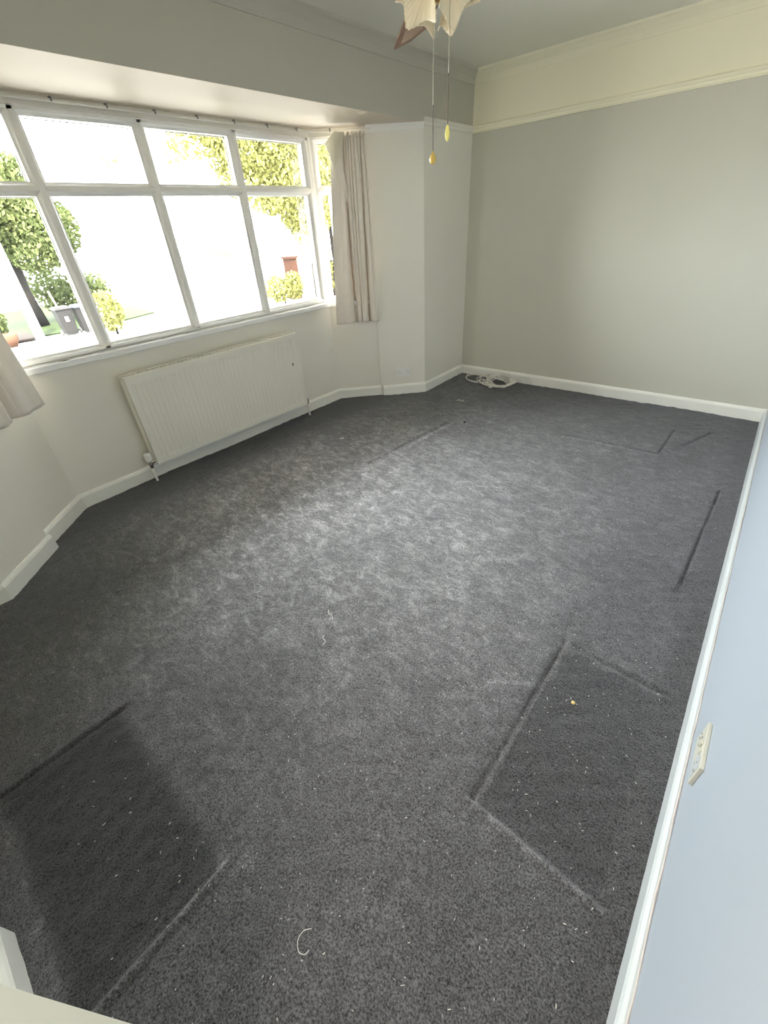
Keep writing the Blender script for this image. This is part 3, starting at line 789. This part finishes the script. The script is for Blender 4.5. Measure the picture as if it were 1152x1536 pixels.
# ------------------------------------------------------------ small litter on the carpet
def floor_z(): return .003
mb = MB(); mb.lathe([(0, 0), (.016, 0), (.017, .002), (.014, .0032), (0, .0035)], (-2.351, 2.15, .003), 24)
t_ = mb.build('plastic_disc', M['plastic']); tag(t_, 'small round white disc lying on the carpet near the radiator', 'disc')
mb = MB(); mb.tube([(-2.36, 2.15, .007), (-2.342, 2.15, .007)], .0015, 5); mb.build('slot_mark', M['slot'], t_)
mb = MB(); mb.lathe([(0, .001), (.011, .002), (.013, .006), (.006, .011), (0, .012)], (-1.675, 2.958, .0), 9)
tag(mb.build('black_scrap', M['dark_bit']), 'small black scrap on the carpet in front of the cable coil', 'scrap')
def squiggle(name, pts, r, m, label, cat):
    mb = MB(); V = [Vector(p) for p in pts]; out = []
    for i in range(len(V) - 1):
        a, b, c, d = V[max(i - 1, 0)], V[i], V[i + 1], V[min(i + 2, len(V) - 1)]
        for k in range(5):
            t = k / 5; out.append(.5 * ((2 * b) + (c - a) * t + (2 * a - 5 * b + 4 * c - d) * t * t + (3 * b - a - 3 * c + d) * t ** 3))
    out.append(V[-1]); mb.tube(out, r, 6); return tag(mb.build(name, M[m], smooth=True), label, cat)
squiggle('thread', [(-2.01, 3.37, .005), (-1.99, 3.40, .009), (-1.975, 3.37, .006), (-1.955, 3.40, .009), (-1.94, 3.37, .005)], .003, 'lint_white', 'short white curled thread on the carpet near the far corner', 'thread')
squiggle('thread', [(-.368, .030, .006), (-.380, .015, .007), (-.378, -.005, .007), (-.362, -.016, .007), (-.347, -.010, .007), (-.345, .002, .006)], .0008, 'lint_white', 'thin curled white thread on the near carpet', 'thread')
squiggle('thread', [(-1.085, .78, .006), (-1.07, .765, .008), (-1.05, .765, .008), (-1.03, .75, .006)], .0016, 'lint_white', 'short white wisp in the middle of the carpet', 'thread')
squiggle('thread', [(-1.0, .67, .006), (-.99, .655, .008), (-.97, .65, .008), (-.965, .63, .006)], .0014, 'lint_white', 'white wisp just nearer than the middle of the carpet', 'thread')
mb = MB(); mb.lathe([(0, 0), (.006, .001), (.007, .005), (.003, .008), (0, .009)], (-.077, 1.005, -.004), 7)
tag(mb.build('crumb', M['lint_yellow']), 'yellow crumb on the dark footprint by the right wall', 'crumb')
mb = MB(); mb.add([(-3.052, .66, .8855), (-3.040, .70, .892), (-3.047, .735, .8855), (-3.062, .695, .8855)], [(0, 1, 2), (0, 2, 3), (0, 3, 1), (1, 3, 2)])
tag(mb.build('dead_leaf', M['rad_dark']), 'small dark flake on the bright window board', 'flake')
mb = MB(); rg = random.Random(21)
for i in range(900):
    if i % 3: x, y = rg.uniform(-2.2, .2), rg.uniform(-.38, 3.0)
    else: x, y = rg.uniform(-.9, .2), rg.uniform(-.2, 1.6)
    a = rg.uniform(0, 6.28); l = rg.uniform(.0012, .0035) * (1 if i % 20 else 1.7); w = rg.uniform(.0004, .0008)
    mb.obox((x, y, rg.uniform(.004, .007)), (math.cos(a) * l, math.sin(a) * l, rg.uniform(-.001, .001)), (-math.sin(a) * w, math.cos(a) * w, 0), (0, 0, w))
tag(mb.build('carpet_lint', M['lint_white']), 'white specks of lint scattered over the charcoal carpet', 'lint', kind='stuff')

# ------------------------------------------------------------ outside
GZ = -1.55
mb = MB(); mb.box(-70, -3.3, -40, 70, GZ - .2, GZ)
struct(mb.build('ground', M['tarmac']), 'sun-bleached paving and road outside the window', 'ground')
mb = MB(); mb.prism([(-23, -12), (-22.9, 4.9), (-22.7, 7.2), (-24, 10.2), (-35, 12), (-35, -12)], GZ, GZ + .06)
tag(mb.build('lawn', M['grass']), 'green verge lawn seen through the left light', 'lawn', kind='stuff')
mb = MB(); mb.prism([(-22.5, 2), (-22.2, 4.6), (-24.5, 4.8), (-25, 2)], GZ + .061, GZ + .12)
tag(mb.build('flower_bed', M['soil']), 'bare brown bed at the edge of the lawn', 'flower bed', kind='stuff')
def leaves(mb, blobs, n, size, rg):
    for i in range(n):
        bx = rg.choices(blobs, [b[3] * b[4] * b[5] for b in blobs])[0]
        while True:
            p = Vector((rg.uniform(-1, 1), rg.uniform(-1, 1), rg.uniform(-1, 1)))
            if .25 < p.length < 1: break
        c = Vector((bx[0] + p.x * bx[3], bx[1] + p.y * bx[4], bx[2] + p.z * bx[5]))
        if c.z < GZ + .14: c.z = GZ + .14 + rg.random() * .1
        a = Vector((rg.gauss(0, 1), rg.gauss(0, 1), rg.gauss(0, 1))).normalized(); b = a.orthogonal().normalized()
        s_ = size * rg.uniform(.6, 1.3)
        mb.add([c - a * s_, c - b * s_ * .5, c + a * s_, c + b * s_ * .5], [(0, 1, 2, 3)])
def tree(name, trunk, rad, blobs, n, size, m, label, cat, seed):
    rg = random.Random(seed)
    root = empty(name, trunk[0]); tag(root, label, cat)
    if rad:
        mb = MB(); mb.tube(trunk, [rad * (1 - .5 * i / (len(trunk) - 1)) for i in range(len(trunk))], 10)
        mb.build('trunk', M['bark'], root, smooth=True)
        mb = MB()
        for b in blobs[:6]:
            s_ = Vector(trunk[-1]); e = Vector(b[:3]); md = (s_ + e) / 2 + Vector((0, 0, .3)); mb.tube([s_, md, e], [rad * .4, rad * .22, rad * .08], 6)
        mb.build('branches', M['bark'], root)
    mb = MB(); leaves(mb, blobs, n, size, rg); o = mb.build('foliage', M[m], root); o['kind'] = 'stuff'
    return root
tree('tree', [(-26, 5.75, GZ + .06), (-26, 5.7, 0), (-26, 5.9, 1.2)], .34,
     [(-25.5, 5.6, 3.0, 1.3, 2.0, 1.6), (-25, 7.3, 2.2, 1.2, 1.3, 1.2), (-25.5, 4.5, 3.6, 1.2, 1.9, 1.6), (-25.5, 6.6, 3.9, 1.2, 1.4, 1.0), (-25, 6.5, 1.3, .9, 1.0, .7), (-25.5, 4.2, 1.7, .8, 1.2, 1.0)],
     24000, .11, 'leaf', 'leafy street tree with a stout trunk, in the leftmost light', 'tree', 5)
tree('tree', [(-15.5, 15.5, GZ), (-15.3, 15.0, .8), (-14.8, 14.4, 2.4)], .25,
     [(-14, 12.2, 3.4, .9, 1.7, 1.2), (-14, 10.6, 3.9, .9, 1.5, 1.0), (-14, 11.6, 3.0, .9, 1.3, .8), (-14, 12.6, 2.1, .8, 1.3, .8), (-14.3, 14.2, 3.2, 1, 1.6, 1.6), (-14, 9.9, 2.9, .5, .8, .55), (-13.9, 9.2, 4.2, .7, 1.2, .55), (-14, 11.2, 2.35, .6, .8, .45), (-14, 11.8, 1.8, .5, .4, .4), (-14, 8.5, 3.7, .4, .7, .45), (-14, 9.6, 3.5, .5, .7, .7), (-14, 6.15, 3.2, .2, .22, .2), (-14, 7.9, 3.4, .2, .25, .3), (-14, 11.0, 2.3, .5, .9, .4), (-14, 12.2, 1.5, .4, .5, .5)],
     26000, .075, 'leaf_yellow', 'yellow-green tree with drooping branches, beyond the right lights', 'tree', 6)
tree('hedge', [(-28, 9.2, GZ + .06), (-28, 9.2, 0)], .08, [(-28, 8.4, -.6, .9, 1.5, .95), (-27.5, 9.2, -.5, .8, .6, .9), (-28, 7.2, -.2, .8, .9, 1.1)], 2600, .12, 'leaf', 'dense green garden hedge behind the wheelie bins', 'hedge', 7)
tree('shrub', [(-20, 6.8, GZ), (-20, 6.8, -1)], .05, [(-20, 6.75, -.70, .5, .55, .75)], 900, .09, 'leaf_yellow', 'rounded yellow-green shrub just right of the first mullion', 'shrub', 8)
tree('shrub', [(-19, 14.7, GZ), (-19, 14.7, -1.2)], .04, [(-19, 14.4, -.85, .4, .8, .6), (-19, 15.4, -.8, .4, .6, .65)], 1800, .08, 'leaf_yellow', 'dry-looking shrub at the foot of the brick pier', 'shrub', 9)
tree('shrub', [(-22.5, 3.2, GZ + .12), (-22.5, 3.2, -1)], .05, [(-22.8, 3.1, -.7, .7, .9, .8)], 1400, .11, 'leaf', 'dark spiky shrub low at the left edge of the frame', 'shrub', 10)
tree('climbing_plant', [(-16.5, 15.6, GZ), (-16.5, 15.6, 0)], .04, [(-16.6, 15.4, -.2, .3, .6, 1.3), (-16.6, 14.6, .9, .3, .6, .5)], 900, .07, 'leaf_yellow', 'straggly climber on the fence beside the right light', 'climber', 12)
mb = MB(); mb.tube([(-22, 4.62, GZ), (-22, 4.66, 2.4)], .17, 12)
tag(mb.build('lamp_post', M['render_white'], smooth=True), 'white lamp post in front of the street tree', 'lamp post')
mb = MB(); mb.tube([(-23.5, 6.15, GZ + .06), (-24, 6.10, -.05)], .035, 6)
tag(mb.build('stake', M['cane']), 'thin leaning wooden stake on the verge lawn', 'stake')
mb = MB(); mb.lathe([(0, 0), (.22, 0), (.34, .22), (.36, .42), (.30, .46), (0, .44)], (-21.8, 3.55, GZ), 18)
tag(mb.build('plant_pot', M['terra'], smooth=True), 'terracotta pot at the edge of the paving', 'pot')
def bin_(x, y, lid, label):
    root = empty('wheelie_bin', (x, y, GZ)); tag(root, label, 'bin')
    mb = MB(); b = [(-.24, -.22), (.24, -.22), (.24, .22), (-.24, .22)]; t = [(-.30, -.28), (.30, -.28), (.30, .28), (-.30, .28)]
    vs = [(x + p, y + q_, GZ + .06) for p, q_ in b] + [(x + p, y + q_, GZ + .98) for p, q_ in t]
    mb.add(vs, [(3, 2, 1, 0), (4, 5, 6, 7), (0, 1, 5, 4), (1, 2, 6, 5), (2, 3, 7, 6), (3, 0, 4, 7)]); mb.build('body', M['bin'], root, bevel=.02)
    mb = MB(); mb.add([(x - .34, y - .31, GZ + .98), (x + .34, y - .31, GZ + .98), (x + .34, y + .31, GZ + .98), (x - .34, y + .31, GZ + .98), (x - .28, y - .26, GZ + 1.07), (x + .22, y - .26, GZ + 1.05), (x + .22, y + .26, GZ + 1.05), (x - .28, y + .26, GZ + 1.07)],
                      [(3, 2, 1, 0), (4, 5, 6, 7), (0, 1, 5, 4), (1, 2, 6, 5), (2, 3, 7, 6), (3, 0, 4, 7)]); mb.build('lid', M[lid], root, bevel=.01)
    for s_ in (-1, 1):
        mb = MB(); mb.lathe([(0, -.03), (.10, -.03), (.10, .03), (0, .03)], (x - .25, y + s_ * .24, GZ + .10), 14, (0, 1, 0)); mb.build('wheel', M['slot'], root)
    mb = MB(); mb.obox((x + .285, y, GZ + .62), (.004, 0, .0), (0, .06, 0), (0, 0, .09)); mb.build('sticker', M['render_white'], root)
bin_(-22.05, 5.75, 'bin', 'dark wheelie bin, left one of the pair on the verge')
bin_(-21.95, 6.42, 'bin_blue', 'wheelie bin with a bluish lid, right one of the pair')
mb = MB(); mb.box(-22.0, -21.75, 6.85, 7.1, GZ, -.45); mb.box(-22.05, -21.7, 6.8, 7.15, -.45, -.38)
tag(mb.build('gate_post', M['render_white']), 'white gate post beside the bins', 'gate post')
# buildings
def house(name, x0, x1, y0, y1, h, ridge, m, label, wins):
    root = empty(name, ((x0 + x1) / 2, (y0 + y1) / 2, GZ)); tag(root, label, 'building')
    mb = MB(); mb.box(x0, x1, y0, y1, GZ, GZ + h); mb.build('walls', M[m], root)
    e = .3; ym = (y0 + y1) / 2; xm = (x0 + x1) / 2
    mb = MB(); mb.add([(x0 - e, y0 - e, GZ + h), (x1 + e, y0 - e, GZ + h), (x1 + e, y1 + e, GZ + h), (x0 - e, y1 + e, GZ + h), (xm, y0 + .4, GZ + h + ridge), (xm, y1 - .4, GZ + h + ridge)],
                      [(3, 2, 1, 0), (0, 1, 4), (1, 2, 5, 4), (2, 3, 5), (3, 0, 4, 5)]); mb.build('roof', M['roof'], root)
    for (a, b_, z0_, z1_) in wins:
        mb = MB(); mb.box(x1, x1 + .04, a, b_, GZ + z0_, GZ + z1_); w_ = mb.build('window', M['pvc'], root)
        mb = MB(); mb.box(x1 + .01, x1 + .05, a + .08, b_ - .08, GZ + z0_ + .08, GZ + z1_ - .08); p = mb.build('pane', M['slot'], w_); p.parent = w_; p.matrix_parent_inverse = Matrix.Identity(4)
    return root
house('garage', -28, -22, 14.6, 18.2, 2.1, .5, 'render_white', 'low white rendered garage beyond the right-hand light', [(15.8, 16.8, 1.0, 1.6)])
house('house', -44, -36, 7.0, 9.6, 3.0, .9, 'render_white', 'low pale house with dark roof behind the street tree', [(7.6, 8.4, 1.0, 2.2)])
mb = MB(); mb.box(-20.3, -19.7, 16.0, 16.45, GZ, .32); mb.box(-20.35, -19.65, 15.95, 16.5, .32, .42)
tag(mb.build('brick_pier', M['brick']), 'reddish brick pier at the entrance across the road', 'pier')
root = empty('garden_fence', (-16.8, 15.9, GZ)); tag(root, 'weathered board fence at the right edge of the bay view', 'fence')
for i in range(16):
    y = 15.0 + i * .15; mb = MB(); mb.box(-17.0 + (i % 2) * .012, -16.97 + (i % 2) * .012, y, y + .145, GZ, GZ + 1.75 + (i % 3) * .02); mb.build('board', M['bark'], root)
